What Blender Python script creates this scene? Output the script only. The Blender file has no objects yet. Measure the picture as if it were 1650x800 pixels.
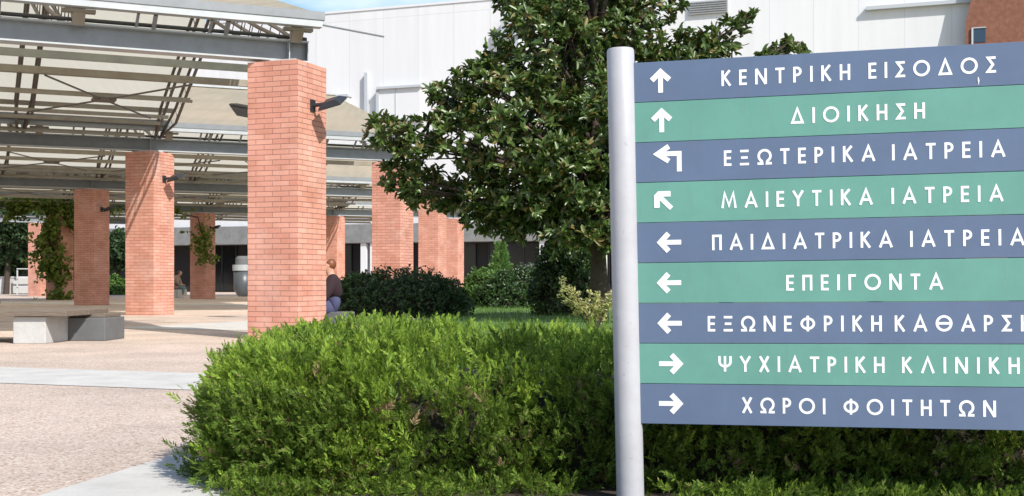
import bpy, bmesh, math, random
import numpy as np
from mathutils import Vector, Matrix, noise
R = math.radians
random.seed(11)
rng = np.random.default_rng(11)
scene = bpy.context.scene

# ------------------------------------------------------------------ camera, sky, sun, exposure
EYE = 0.80
cam = bpy.data.cameras.new('camera'); camo = bpy.data.objects.new('camera', cam)
scene.collection.objects.link(camo)
camo.location = (0, 0, EYE); camo.rotation_euler = (R(90), 0, 0)
cam.sensor_width = 36; cam.lens = 2000 * 36 / 1650; cam.shift_y = 53 / 1650
cam.clip_end = 3000; cam.clip_start = 0.05
scene.camera = camo
SUN = Vector((0.74, -0.95, 1.0)).normalized()
world = bpy.data.worlds.new('World'); scene.world = world; world.use_nodes = True
wn, wl = world.node_tree.nodes, world.node_tree.links
bg = wn['Background']; sky = wn.new('ShaderNodeTexSky')
sky.sky_type = 'NISHITA'; sky.sun_disc = False
sky.sun_elevation = math.asin(SUN.z); sky.sun_rotation = math.atan2(SUN.x, SUN.y)
tcw = wn.new('ShaderNodeTexCoord'); mpw = wn.new('ShaderNodeMapping')
mpw.inputs['Scale'].default_value = (3.2, 3.2, 9)
nzw = wn.new('ShaderNodeTexNoise'); nzw.inputs['Scale'].default_value = 1.6; nzw.inputs['Detail'].default_value = 7
crw = wn.new('ShaderNodeValToRGB'); crw.color_ramp.elements[0].position = .47; crw.color_ramp.elements[1].position = .74
crw.color_ramp.elements[1].color = (.85, .85, .85, 1)
mxw = wn.new('ShaderNodeMixRGB'); mxw.inputs[2].default_value = (7.8, 8.0, 8.4, 1)
wl.new(tcw.outputs['Generated'], mpw.inputs[0]); wl.new(mpw.outputs[0], nzw.inputs[0])
wl.new(nzw.outputs[0], crw.inputs[0]); wl.new(crw.outputs[0], mxw.inputs[0])
hsw = wn.new('ShaderNodeHueSaturation'); hsw.inputs['Saturation'].default_value = 1.3
wl.new(sky.outputs[0], hsw.inputs['Color']); wl.new(hsw.outputs[0], mxw.inputs[1]); wl.new(mxw.outputs[0], bg.inputs[0])
bg.inputs[1].default_value = 0.12
sl = bpy.data.lights.new('sun', 'SUN'); sl.energy = 4.2; sl.angle = R(.5); sl.color = (1, .95, .87)
so = bpy.data.objects.new('sun', sl); scene.collection.objects.link(so)
so.rotation_euler = SUN.to_track_quat('Z', 'Y').to_euler()
scene.view_settings.view_transform = 'Standard'; scene.view_settings.look = 'None'
scene.view_settings.gamma = 1; scene.view_settings.use_curve_mapping = False
scene.view_settings.exposure = 0.55
scene.cycles.max_bounces = 8; scene.cycles.transparent_max_bounces = 8

# ------------------------------------------------------------------ materials
def mat(name, col, rough=.6, metal=0, var=0, scale=8, bump=0, bscale=40, spec=.5, col2=None, stretch=(1, 1, 1)):
    m = bpy.data.materials.new(name); m.use_nodes = True
    n, l = m.node_tree.nodes, m.node_tree.links
    b = n['Principled BSDF']
    b.inputs['Base Color'].default_value = (*col, 1); b.inputs['Roughness'].default_value = rough
    b.inputs['Metallic'].default_value = metal; b.inputs['Specular IOR Level'].default_value = spec
    if var or bump or col2:
        tc = n.new('ShaderNodeTexCoord'); mp = n.new('ShaderNodeMapping'); mp.inputs['Scale'].default_value = stretch
        l.new(tc.outputs['Object'], mp.inputs[0])
        if var or col2:
            z = n.new('ShaderNodeTexNoise'); z.inputs['Scale'].default_value = scale; z.inputs['Detail'].default_value = 6
            z.inputs['Roughness'].default_value = .65
            l.new(mp.outputs[0], z.inputs[0])
            r = n.new('ShaderNodeValToRGB'); r.color_ramp.elements[0].position = .3; r.color_ramp.elements[1].position = .7
            lo = col2 if col2 else tuple(c * (1 - var) for c in col)
            hi = col if col2 else tuple(min(1, c * (1 + var)) for c in col)
            r.color_ramp.elements[0].color = (*lo, 1); r.color_ramp.elements[1].color = (*hi, 1)
            l.new(z.outputs[0], r.inputs[0]); l.new(r.outputs[0], b.inputs['Base Color'])
        if bump:
            z2 = n.new('ShaderNodeTexNoise'); z2.inputs['Scale'].default_value = bscale; z2.inputs['Detail'].default_value = 4
            l.new(mp.outputs[0], z2.inputs[0])
            bp = n.new('ShaderNodeBump'); bp.inputs['Strength'].default_value = bump; bp.inputs['Distance'].default_value = .02
            l.new(z2.outputs[0], bp.inputs['Height']); l.new(bp.outputs[0], b.inputs['Normal'])
    return m

def brick_mat(name, c1, c2, mortar):
    m = mat(name, c1, .85); n, l = m.node_tree.nodes, m.node_tree.links; b = n['Principled BSDF']
    uv = n.new('ShaderNodeUVMap'); br = n.new('ShaderNodeTexBrick')
    br.inputs['Scale'].default_value = 1; br.inputs['Brick Width'].default_value = .26; br.inputs['Row Height'].default_value = .0705
    br.inputs['Mortar Size'].default_value = .0048; br.inputs['Mortar Smooth'].default_value = .35; br.inputs['Bias'].default_value = -.1
    br.inputs['Color1'].default_value = (*c1, 1); br.inputs['Color2'].default_value = (*c2, 1); br.inputs['Mortar'].default_value = (*mortar, 1)
    l.new(uv.outputs[0], br.inputs[0])
    tc = n.new('ShaderNodeTexCoord')
    z = n.new('ShaderNodeTexNoise'); z.inputs['Scale'].default_value = 2.2; z.inputs['Detail'].default_value = 8
    l.new(tc.outputs['Object'], z.inputs[0])
    r = n.new('ShaderNodeValToRGB'); r.color_ramp.elements[0].position = .3; r.color_ramp.elements[1].position = .72
    r.color_ramp.elements[0].color = (.8, .76, .72, 1); r.color_ramp.elements[1].color = (1.1, 1.12, 1.15, 1)
    l.new(z.outputs[0], r.inputs[0])
    mx = n.new('ShaderNodeMixRGB'); mx.blend_type = 'MULTIPLY'; mx.inputs[0].default_value = 1
    l.new(br.outputs[0], mx.inputs[1]); l.new(r.outputs[0], mx.inputs[2]); l.new(mx.outputs[0], b.inputs['Base Color'])
    ze = n.new('ShaderNodeTexNoise'); ze.inputs['Scale'].default_value = 1.1; ze.inputs['Detail'].default_value = 9; ze.inputs['Roughness'].default_value = .7
    oi = n.new('ShaderNodeObjectInfo'); va = n.new('ShaderNodeVectorMath'); va.operation = 'ADD'
    l.new(tc.outputs['Object'], va.inputs[0]); l.new(oi.outputs['Location'], va.inputs[1]); l.new(va.outputs[0], ze.inputs[0])
    re = n.new('ShaderNodeValToRGB'); re.color_ramp.elements[0].position = .52; re.color_ramp.elements[1].position = .78
    re.color_ramp.elements[0].color = (0, 0, 0, 1); re.color_ramp.elements[1].color = (.42, .42, .42, 1); l.new(ze.outputs[0], re.inputs[0])
    me_ = n.new('ShaderNodeMixRGB'); me_.inputs[2].default_value = (.66, .50, .45, 1); l.new(re.outputs[0], me_.inputs[0]); l.new(mx.outputs[0], me_.inputs[1]); l.new(me_.outputs[0], b.inputs['Base Color'])
    ml = n.new('ShaderNodeMath'); ml.operation = 'SUBTRACT'; ml.inputs[0].default_value = 1
    l.new(br.outputs['Fac'], ml.inputs[1])
    bp = n.new('ShaderNodeBump'); bp.inputs['Strength'].default_value = .7; bp.inputs['Distance'].default_value = .012
    l.new(ml.outputs[0], bp.inputs['Height']); l.new(bp.outputs[0], b.inputs['Normal'])
    return m

def leaf_mat(name, ca, cb, cc=None, rough=.45, trans=.35, spec=.5, pc=.9):
    """colour varies leaf by leaf (random per island)"""
    m = bpy.data.materials.new(name); m.use_nodes = True
    n, l = m.node_tree.nodes, m.node_tree.links
    b = n['Principled BSDF']; out = n['Material Output']
    g = n.new('ShaderNodeNewGeometry'); r = n.new('ShaderNodeValToRGB')
    e = r.color_ramp.elements; e[0].color = (*ca, 1); e[1].color = (*cb, 1); e[1].position = pc - .05
    if cc:
        x = e.new(pc); x.color = (*cb, 1); y = e.new(min(1, pc + .04)); y.color = (*cc, 1)
    l.new(g.outputs['Random Per Island'], r.inputs[0]); l.new(r.outputs[0], b.inputs['Base Color'])
    b.inputs['Roughness'].default_value = rough; b.inputs['Specular IOR Level'].default_value = spec
    t = n.new('ShaderNodeBsdfTranslucent'); ms = n.new('ShaderNodeMixShader'); ms.inputs[0].default_value = trans
    hs = n.new('ShaderNodeHueSaturation'); hs.inputs['Value'].default_value = 1.6; hs.inputs['Hue'].default_value = .49
    l.new(r.outputs[0], hs.inputs['Color']); l.new(hs.outputs[0], t.inputs[0])
    l.new(b.outputs[0], ms.inputs[1]); l.new(t.outputs[0], ms.inputs[2]); l.new(ms.outputs[0], out.inputs[0])
    return m

def ground_mat(name, cols, speck=55, rough=.9, patch=.12, bump=.4):
    m = mat(name, cols[0], rough); n, l = m.node_tree.nodes, m.node_tree.links; b = n['Principled BSDF']
    tc = n.new('ShaderNodeTexCoord')
    v = n.new('ShaderNodeTexVoronoi'); v.inputs['Scale'].default_value = speck
    l.new(tc.outputs['Object'], v.inputs[0])
    s = n.new('ShaderNodeSeparateColor'); l.new(v.outputs['Color'], s.inputs[0])
    r = n.new('ShaderNodeValToRGB'); e = r.color_ramp.elements
    e[0].color = (*cols[0], 1); e[1].color = (*cols[-1], 1)
    for i, c in enumerate(cols[1:-1]): x = e.new((i + 1) / (len(cols) - 1)); x.color = (*c, 1)
    l.new(s.outputs[0], r.inputs[0])
    z = n.new('ShaderNodeTexNoise'); z.inputs['Scale'].default_value = .9; z.inputs['Detail'].default_value = 7
    l.new(tc.outputs['Object'], z.inputs[0])
    r2 = n.new('ShaderNodeValToRGB'); r2.color_ramp.elements[0].position = .3; r2.color_ramp.elements[1].position = .7
    r2.color_ramp.elements[0].color = (1 - patch, 1 - patch, 1 - patch, 1); r2.color_ramp.elements[1].color = (1 + patch / 2,) * 3 + (1,)
    l.new(z.outputs[0], r2.inputs[0])
    mx = n.new('ShaderNodeMixRGB'); mx.blend_type = 'MULTIPLY'; mx.inputs[0].default_value = 1
    l.new(r.outputs[0], mx.inputs[1]); l.new(r2.outputs[0], mx.inputs[2]); l.new(mx.outputs[0], b.inputs['Base Color'])
    bp = n.new('ShaderNodeBump'); bp.inputs['Strength'].default_value = bump; bp.inputs['Distance'].default_value = .008
    l.new(v.outputs['Distance'], bp.inputs['Height']); l.new(bp.outputs[0], b.inputs['Normal'])
    return m

M = {}
M['pebble'] = ground_mat('washed_pebble_concrete', [(.30, .20, .15), (.50, .395, .32), (.58, .49, .415), (.46, .335, .26), (.66, .59, .52)], 80, patch=.2)
M['strip'] = mat('pale_concrete_paving', (.50, .485, .455), .85, var=.13, scale=3, bump=.2, bscale=60)
M['plaza'] = ground_mat('plaza_ground', [(.27, .2, .16), (.46, .37, .31), (.54, .46, .40), (.41, .31, .26)], 40)
M['brick'] = brick_mat('salmon_brick', (.61, .31, .235), (.53, .235, .17), (.27, .13, .10))
M['brick_dark'] = mat('brown_brick', (.20, .085, .055), .9, var=.25, scale=4, bump=.5, bscale=30)
M['steel'] = mat('grey_painted_steel', (.185, .20, .215), .45, 0.2, var=.12, scale=5)
M['steel_light'] = mat('pale_steel_flange', (.36, .385, .40), .45, 0.15, var=.1, scale=4)
M['steel_old'] = mat('weathered_steel_tie', (.25, .24, .20), .6, 0.1, var=.25, scale=3, col2=(.19, .155, .115))
M['steel_tie'] = mat('greenish_grey_tie', (.25, .27, .245), .6, 0.1, var=.15, scale=3)
M['steel_brown'] = mat('brown_grey_brace', (.10, .085, .075), .6, .1)
M['white_metal'] = mat('white_powder_coat', (.43, .44, .47), .4, 0.0, var=.03, scale=6)
def speck(m):
    n, l = m.node_tree.nodes, m.node_tree.links; b = n['Principled BSDF']; src = b.inputs['Base Color'].links[0].from_socket
    tc = n.new('ShaderNodeTexCoord'); z = n.new('ShaderNodeTexNoise'); z.inputs['Scale'].default_value = 38; z.inputs['Detail'].default_value = 3
    r = n.new('ShaderNodeValToRGB'); r.color_ramp.elements[0].position = .68; r.color_ramp.elements[1].position = .76
    r.color_ramp.elements[0].color = (0, 0, 0, 1); r.color_ramp.elements[1].color = (.7, .7, .7, 1)
    mx = n.new('ShaderNodeMixRGB'); mx.inputs[2].default_value = (.20, .18, .16, 1)
    l.new(tc.outputs['Object'], z.inputs[0]); l.new(z.outputs[0], r.inputs[0]); l.new(r.outputs[0], mx.inputs[0]); l.new(src, mx.inputs[1]); l.new(mx.outputs[0], b.inputs['Base Color'])
M['post'] = mat('scuffed_white_post_paint', (.37, .38, .41), .42, var=.09, scale=7, bump=.03, bscale=30); speck(M['post'])
M['black'] = mat('black_metal', (.022, .025, .03), .45)
M['lens'] = mat('dusty_floodlight_glass', (.055, .065, .075), .2, var=.4, scale=60)
M['wall'] = mat('white_facade', (.62, .63, .65), .7)
M['conc'] = mat('grey_concrete', (.44, .44, .43), .85, var=.12, scale=5, bump=.2, bscale=50)
M['conc_dark'] = mat('dark_concrete', (.26, .27, .28), .85, var=.15, scale=4)
M['conc_black'] = mat('very_dark_concrete', (.11, .115, .12), .85, var=.15, scale=4)  # darkest of the concrete greys
M['conc_shade'] = mat('shade_darkened_concrete', (.19, .195, .195), .85, var=.2, scale=2)  # lintel grey deepened, shade put into the colour
M['wood'] = mat('weathered_shaded_wood', (.19, .15, .115), .75, var=.0, scale=6, col2=(.10, .08, .065), stretch=(1, 14, 14), bump=.2)  # weathered grain, with bench shade put into the darkened tone
M['dark_glass'] = mat('dark_glazing', (.012, .013, .015), .15)
M['blue_glass'] = mat('blue_window_glass', (.02, .045, .08), .12)
M['shade_wall'] = mat('shade_dark_wall', (.014, .014, .015), .8)  # near-black wall colour stands in for the shaded interior
M['trim'] = mat('grey_trim', (.42, .45, .48), .6)
M['bark'] = mat('tree_bark', (.05, .036, .028), .9, var=.3, scale=12, bump=.8, bscale=18)
M['dark_core'] = mat('shade_dark_interior', (.018, .018, .009), 1, var=.4, scale=30)  # shade inside the foliage put into a dark hull colour
M['grass'] = mat('lawn_grass', (.085, .17, .03), .9, var=.3, scale=4)
M['blade'] = leaf_mat('grass_blades', (.05, .115, .018), (.13, .22, .045), rough=.6)
M['hedge'] = leaf_mat('conifer_sprays', (.042, .085, .014), (.17, .265, .040), (.28, .20, .10), rough=.6, trans=.3, spec=.2, pc=.95)
M['hedge_lit'] = leaf_mat('sunlit_conifer_tips', (.10, .18, .022), (.29, .42, .058), (.30, .24, .10), rough=.6, trans=.3, spec=.2, pc=.96)  # lighter copy of the hedge colour, paints sunlight on the top
M['dead'] = leaf_mat('dry_conifer_sprigs', (.16, .10, .05), (.34, .25, .15), rough=.8, trans=.15, spec=.1)
M['bush'] = leaf_mat('boxwood_leaves', (.02, .048, .012), (.05, .10, .025), rough=.4, trans=.25)
M['bush_bright'] = leaf_mat('bright_shrub_leaves', (.05, .12, .02), (.10, .19, .035), rough=.5, trans=.3)
M['conifer'] = leaf_mat('small_conifer_leaves', (.10, .20, .05), (.16, .28, .08), rough=.6)
M['magnolia'] = leaf_mat('broad_glossy_leaves', (.033, .068, .015), (.10, .16, .035), (.19, .15, .05), rough=.36, trans=.2, spec=.6, pc=.86)
M['yellow_leaf'] = leaf_mat('pale_yellow_leaves', (.33, .36, .12), (.52, .50, .24), rough=.6)
M['vine'] = leaf_mat('vine_leaves', (.065, .12, .015), (.16, .21, .03), rough=.5)
M['tree_far'] = leaf_mat('far_tree_leaves', (.022, .055, .018), (.05, .095, .035), rough=.6)
M['grey_leaf'] = leaf_mat('greyish_leaves', (.09, .12, .085), (.17, .2, .15), rough=.6)
M['skin'] = mat('skin', (.52, .28, .2), .55)
M['hair'] = mat('auburn_hair', (.16, .05, .02), .5)
M['hair_dark'] = mat('brown_hair', (.06, .04, .03), .5)
M['maroon'] = mat('dark_maroon_cloth', (.022, .009, .014), .9)
M['denim'] = mat('blue_denim', (.05, .055, .12), .9)
M['beige'] = mat('beige_brown_cloth', (.30, .21, .17), .9)
M['teal'] = mat('teal_grey_cloth', (.13, .19, .21), .9)
M['shoe_white'] = mat('white_shoe', (.75, .76, .8), .6)
M['shoe_dark'] = mat('dark_shoe', (.03, .03, .03), .6)

def board_mat(name, c):
    m = mat(name, c, .42, var=.07, scale=5, spec=.4)
    n, l = m.node_tree.nodes, m.node_tree.links; b = n['Principled BSDF']
    ramp = [x for x in n if x.type == 'VALTORGB'][0]
    tc = n.new('ShaderNodeTexCoord'); mp = n.new('ShaderNodeMapping'); mp.inputs['Scale'].default_value = (22, 22, 3)
    z = n.new('ShaderNodeTexNoise'); z.inputs['Scale'].default_value = 2.0; z.inputs['Detail'].default_value = 8; z.inputs['Roughness'].default_value = .7
    l.new(tc.outputs['Object'], mp.inputs[0]); l.new(mp.outputs[0], z.inputs[0])
    r = n.new('ShaderNodeValToRGB'); r.color_ramp.elements[0].position = .56; r.color_ramp.elements[1].position = .78
    r.color_ramp.elements[0].color = (0, 0, 0, 1); r.color_ramp.elements[1].color = (.5, .5, .5, 1)
    l.new(z.outputs[0], r.inputs[0])
    mx = n.new('ShaderNodeMixRGB'); mx.inputs[2].default_value = (c[0] * .62 + .05, c[1] * .66 + .02, c[2] * .72, 1)
    l.new(r.outputs[0], mx.inputs[0]); l.new(ramp.outputs[0], mx.inputs[1]); l.new(mx.outputs[0], b.inputs['Base Color'])
    return m
M['board_blue'] = board_mat('blue_board_paint', (.092, .136, .222))
M['board_green'] = board_mat('green_board_paint', (.108, .28, .235))
M['letter'] = mat('white_vinyl_letter', (.72, .75, .77), .6, var=.08, scale=14)

def roof_mat():
    m = bpy.data.materials.new('cream_translucent_roof'); m.use_nodes = True
    n, l = m.node_tree.nodes, m.node_tree.links
    b = n['Principled BSDF']; out = n['Material Output']
    tc = n.new('ShaderNodeTexCoord'); mp = n.new('ShaderNodeMapping'); mp.inputs['Rotation'].default_value = (0, 0, R(-24.4)); mp.inputs['Scale'].default_value = (6, .5, 1)
    z = n.new('ShaderNodeTexNoise'); z.inputs['Scale'].default_value = 1.2; z.inputs['Detail'].default_value = 6
    l.new(tc.outputs['Object'], mp.inputs[0]); l.new(mp.outputs[0], z.inputs[0])
    r = n.new('ShaderNodeValToRGB'); r.color_ramp.elements[0].position = .35; r.color_ramp.elements[1].position = .7
    r.color_ramp.elements[0].color = (.40, .38, .325, 1); r.color_ramp.elements[1].color = (.50, .475, .405, 1)
    l.new(z.outputs[0], r.inputs[0]); l.new(r.outputs[0], b.inputs['Base Color']); b.inputs['Roughness'].default_value = .8
    t = n.new('ShaderNodeBsdfTranslucent'); t.inputs[0].default_value = (1, .92, .72, 1)
    ms = n.new('ShaderNodeMixShader'); ms.inputs[0].default_value = .58
    l.new(b.outputs[0], ms.inputs[1]); l.new(t.outputs[0], ms.inputs[2]); l.new(ms.outputs[0], out.inputs[0])
    return m
M['roof'] = roof_mat()

def seam_wall():
    m = mat('white_panel_facade', (.78, .785, .80), .6); n, l = m.node_tree.nodes, m.node_tree.links; b = n['Principled BSDF']
    uv = n.new('ShaderNodeUVMap'); br = n.new('ShaderNodeTexBrick'); br.offset = 0
    br.inputs['Scale'].default_value = 1; br.inputs['Brick Width'].default_value = 2.55; br.inputs['Row Height'].default_value = 6.2
    br.inputs['Mortar Size'].default_value = .035; br.inputs['Mortar Smooth'].default_value = .4
    br.inputs['Color1'].default_value = (.66, .665, .68, 1); br.inputs['Color2'].default_value = (.635, .64, .66, 1); br.inputs['Mortar'].default_value = (.56, .57, .59, 1)
    l.new(uv.outputs[0], br.inputs[0])
    mp = n.new('ShaderNodeMapping'); mp.inputs['Scale'].default_value = (1.6, .12, 1); z = n.new('ShaderNodeTexNoise'); z.inputs['Scale'].default_value = 1; z.inputs['Detail'].default_value = 7
    r = n.new('ShaderNodeValToRGB'); r.color_ramp.elements[0].position = .35; r.color_ramp.elements[1].position = .6
    r.color_ramp.elements[0].color = (.95, .948, .942, 1); r.color_ramp.elements[1].color = (1, 1, 1, 1)
    mx = n.new('ShaderNodeMixRGB'); mx.blend_type = 'MULTIPLY'; mx.inputs[0].default_value = 1
    l.new(uv.outputs[0], mp.inputs[0]); l.new(mp.outputs[0], z.inputs[0]); l.new(z.outputs[0], r.inputs[0]); l.new(br.outputs[0], mx.inputs[1]); l.new(r.outputs[0], mx.inputs[2]); l.new(mx.outputs[0], b.inputs['Base Color'])
    return m
M['facade'] = seam_wall()

# ------------------------------------------------------------------ builders
ORG = {}
C = scene.collection
class MB:
    def __init__(s): s.v = []; s.f = []; s.uv = {}
    def add(s, verts, faces):
        o = len(s.v); s.v += [tuple(p) for p in verts]; s.f += [tuple(i + o for i in f) for f in faces]; return s
    def box(s, c, d, mtx=None):
        """box centred at c with size d; mtx: 3x3 rotation"""
        c = Vector(c); h = Vector(d) / 2
        vs = []
        for z in (-1, 1):
            for x, y in ((-1, -1), (1, -1), (1, 1), (-1, 1)):
                p = Vector((x * h.x, y * h.y, z * h.z))
                if mtx: p = mtx @ p
                vs.append(c + p)
        return s.add(vs, [(3, 2, 1, 0), (4, 5, 6, 7), (0, 1, 5, 4), (1, 2, 6, 5), (2, 3, 7, 6), (3, 0, 4, 7)])
    def bar(s, a, b, w, h, up=(0, 0, 1)):
        """rectangular bar from a to b, w sideways, h along up"""
        a = Vector(a); b = Vector(b); t = (b - a).normalized(); sd = t.cross(Vector(up)).normalized(); u = sd.cross(t)
        vs = []
        for p in (a, b):
            for x, y in ((-1, -1), (1, -1), (1, 1), (-1, 1)): vs.append(p + sd * x * w / 2 + u * y * h / 2)
        return s.add(vs, [(0, 1, 2, 3), (7, 6, 5, 4), (0, 4, 5, 1), (1, 5, 6, 2), (2, 6, 7, 3), (3, 7, 4, 0)])
    def tube(s, pts, rad, n=8, cap=True):
        pts = [Vector(p) for p in pts]; rs = rad if isinstance(rad, (list, tuple)) else [rad] * len(pts)
        vs = []; fs = []; ref = Vector((.13, .21, 1)).normalized()
        for i, p in enumerate(pts):
            t = (pts[min(i + 1, len(pts) - 1)] - pts[max(i - 1, 0)]).normalized()
            a = t.cross(ref if abs(t.dot(ref)) < .95 else Vector((1, 0, 0))).normalized(); b = t.cross(a)
            for k in range(n):
                an = 2 * math.pi * k / n; vs.append(p + (a * math.cos(an) + b * math.sin(an)) * rs[i])
        for i in range(len(pts) - 1):
            for k in range(n):
                k2 = (k + 1) % n; fs.append((i * n + k, i * n + k2, (i + 1) * n + k2, (i + 1) * n + k))
        if cap: fs.append(tuple(range(n - 1, -1, -1))); fs.append(tuple((len(pts) - 1) * n + k for k in range(n)))
        return s.add(vs, fs)
    def prism(s, poly, z0, z1):
        n = len(poly)
        return s.add([(x, y, z0) for x, y in poly] + [(x, y, z1) for x, y in poly],
                     [tuple(range(n - 1, -1, -1)), tuple(range(n, 2 * n))] + [(i, (i + 1) % n, n + (i + 1) % n, n + i) for i in range(n)])
    def build(s, name, m, parent=None, smooth=False, bevel=0, origin=None):
        org = Vector(origin) if origin is not None else (ORG[parent] if parent is not None else Vector())
        me = bpy.data.meshes.new(name)
        me.from_pydata([tuple(Vector(p) - org) for p in s.v], [], s.f); me.update()
        bm = bmesh.new(); bm.from_mesh(me); bmesh.ops.recalc_face_normals(bm, faces=bm.faces); bm.to_mesh(me); bm.free()
        return link(name, me, m, parent, smooth, bevel, org)

def link(name, me, m, parent=None, smooth=False, bevel=0, org=Vector()):
    o = bpy.data.objects.new(name, me); C.objects.link(o)
    if m: me.materials.append(m)
    if parent is not None: o.parent = parent
    else: o.location = org
    ORG[o] = org
    if smooth: me.shade_smooth()
    if bevel:
        b = o.modifiers.new('bevel', 'BEVEL'); b.width = bevel; b.segments = 2; b.limit_method = 'ANGLE'
    return o
def tag(o, label=None, cat=None, group=None, kind=None):
    if label: o['label'] = label
    if cat: o['category'] = cat
    if group: o['group'] = group
    if kind: o['kind'] = kind
    return o
def empty(name, loc, label=None, cat=None, group=None):
    o = bpy.data.objects.new(name, None); C.objects.link(o); o.location = loc; o.empty_display_size = .2
    ORG[o] = Vector(loc); return tag(o, label, cat, group)
def copy_tree(o, parent=None):
    c = o.copy(); C.objects.link(c)
    if parent is not None: c.parent = parent
    for ch in list(o.children): copy_tree(ch, c)
    return c

# grid of the pergola: U along the beams, V from row to row (metres); columns are turned 45 degrees to it
G = R(24.4); CU = (math.cos(G), math.sin(G)); CV = (-math.sin(G), math.cos(G)); P0 = (-3.13, 17.3)
def W(u, v, z): return Vector((P0[0] + u * CU[0] + v * CV[0], P0[1] + u * CU[1] + v * CV[1], z))
GM = Matrix.Rotation(G, 3, 'Z')
A = R(-20.6); TF = Vector((math.cos(A), math.sin(A), 0)); TS = Vector((-math.sin(A), math.cos(A), 0)); AM = Matrix.Rotation(A, 3, 'Z')

# ------------------------------------------------------------------ ground
def sheet(name, pts, z, m, thick=0, kind='structure'):
    b = MB()
    if thick: b.prism(pts, z - thick, z)
    else: b.add([(x, y, z) for x, y in pts], [tuple(range(len(pts)))])
    return tag(b.build(name, m), kind=kind)
sheet('ground', [(-900, -900), (900, -900), (900, 1500), (-900, 1500)], 0, M['pebble'])
def strip(name, p, length, width, z=.004):
    p = Vector((p[0], p[1], 0)); q = p + TF * length; w = TS * width
    return sheet(name, [(p.x, p.y), (q.x, q.y), ((q + w).x, (q + w).y), ((p + w).x, (p + w).y)], z, M['strip'])
# pale concrete bands across the pebble paving
s0 = Vector((-4.68, 9.95, 0)) - TF * 16
strip('paving_strip', (s0.x, s0.y), 19.5, 1.42)
s1 = Vector((-6.7, 20.9, 0))
strip('paving_strip', (s1.x, s1.y), 6.2, 5.0)
s2 = Vector((-20, 45, 0)) - TF * 12
strip('paving_strip', (s2.x, s2.y), 30, 2.0)
# pale band that runs beside the hedge bed
sheet('path', [(-1.96, 3.4), (-1.0, 3.4), (-.95, 6.1), (-1.48, 6.05)], .008, M['strip'])
# planted bed and lawn, slightly raised
lawn = sheet('lawn', [(-1.0, 6.5), (9, 6.3), (40, 30), (30, 62), (3, 62), (-1.55, 55), (-1.9, 30), (-1.2, 17)], .13, M['grass'], .13)

sheet('planting_bed', [(-1.02, 3.9), (9, 3.7), (9, 6.6), (-1.02, 6.4)], .02, mat('dark_soil', (.045, .032, .022), .95, var=.4, scale=25, bump=.6))
# ------------------------------------------------------------------ scattered foliage
def quads_mesh(name, V, m, nper, faces, parent=None, org=Vector(), smooth=False):
    """V: (N, nper, 3) array; faces: list of index tuples inside one leaf"""
    N = V.shape[0]; me = bpy.data.meshes.new(name)
    vs = (V.reshape(-1, 3) - np.array(org))
    me.vertices.add(N * nper); me.vertices.foreach_set('co', vs.astype(np.float32).ravel())
    sizes = [len(f) for f in faces]; flat = np.concatenate([np.array(f) for f in faces])
    loops = (flat[None, :] + (np.arange(N) * nper)[:, None]).ravel()
    me.loops.add(len(loops)); me.loops.foreach_set('vertex_index', loops.astype(np.int32))
    starts0 = np.cumsum([0] + sizes[:-1]); per = sum(sizes)
    starts = (starts0[None, :] + (np.arange(N) * per)[:, None]).ravel()
    me.polygons.add(N * len(faces)); me.polygons.foreach_set('loop_start', starts.astype(np.int32))
    me.polygons.foreach_set('loop_total', np.tile(sizes, N).astype(np.int32))
    me.update(calc_edges=True); me.validate()
    return link(name, me, m, parent, smooth, 0, Vector(org))
def unit(a): return a / (np.linalg.norm(a, axis=-1, keepdims=True) + 1e-9)
def leaves(P, D, N, length, width, fold=.18):
    """P base points, D directions, N approximate normals -> folded pointed leaf of six vertices"""
    D = unit(D); S = unit(np.cross(D, N)); U = np.cross(S, D)
    L = length[:, None]; Wd = width[:, None]
    b = P; t = P + D * L - U * L * .12
    m1 = P + D * L * .5
    l1 = P + D * L * .32 - S * Wd * .5 + U * Wd * fold; l2 = P + D * L * .72 - S * Wd * .4 + U * Wd * fold
    r1 = P + D * L * .32 + S * Wd * .5 + U * Wd * fold; r2 = P + D * L * .72 + S * Wd * .4 + U * Wd * fold
    return np.stack([b, l1, l2, t, r2, r1], 1), [(0, 3, 2, 1), (0, 5, 4, 3)]
def randdir(n): return unit(rng.normal(size=(n, 3)))

def sprays(C0, DIR, nleaf=9, ln=.045, wd=.007, spread=.9, stem=1.1):
    """flat fans of scale-leaf twigs: one stem with leaflets to both sides, each leaflet a thin kite"""
    n = len(C0); DIR = unit(DIR); N = randdir(n); S = unit(np.cross(DIR, N))
    sz = rng.uniform(.65, 1.35, n)
    out = []
    for k in range(nleaf):
        f = k / (nleaf - 1); side = 1 if k % 2 else -1
        base = C0 + DIR * (ln * stem * f * sz)[:, None]
        ang = spread * (1 - .75 * f) * side + rng.normal(0, .16, n)
        d = unit(DIR * np.cos(ang)[:, None] + S * np.sin(ang)[:, None] + randdir(n) * .22)
        L = (ln * (1 - .45 * f) * sz * rng.uniform(.8, 1.2, n))[:, None]
        w = unit(np.cross(d, np.cross(DIR, S) + .4 * randdir(n))) * (wd * sz)[:, None]
        out.append(np.stack([base, base + d * L * .55 + w, base + d * L, base + d * L * .55 - w], 1))
    return np.concatenate(out, 0)

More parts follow.
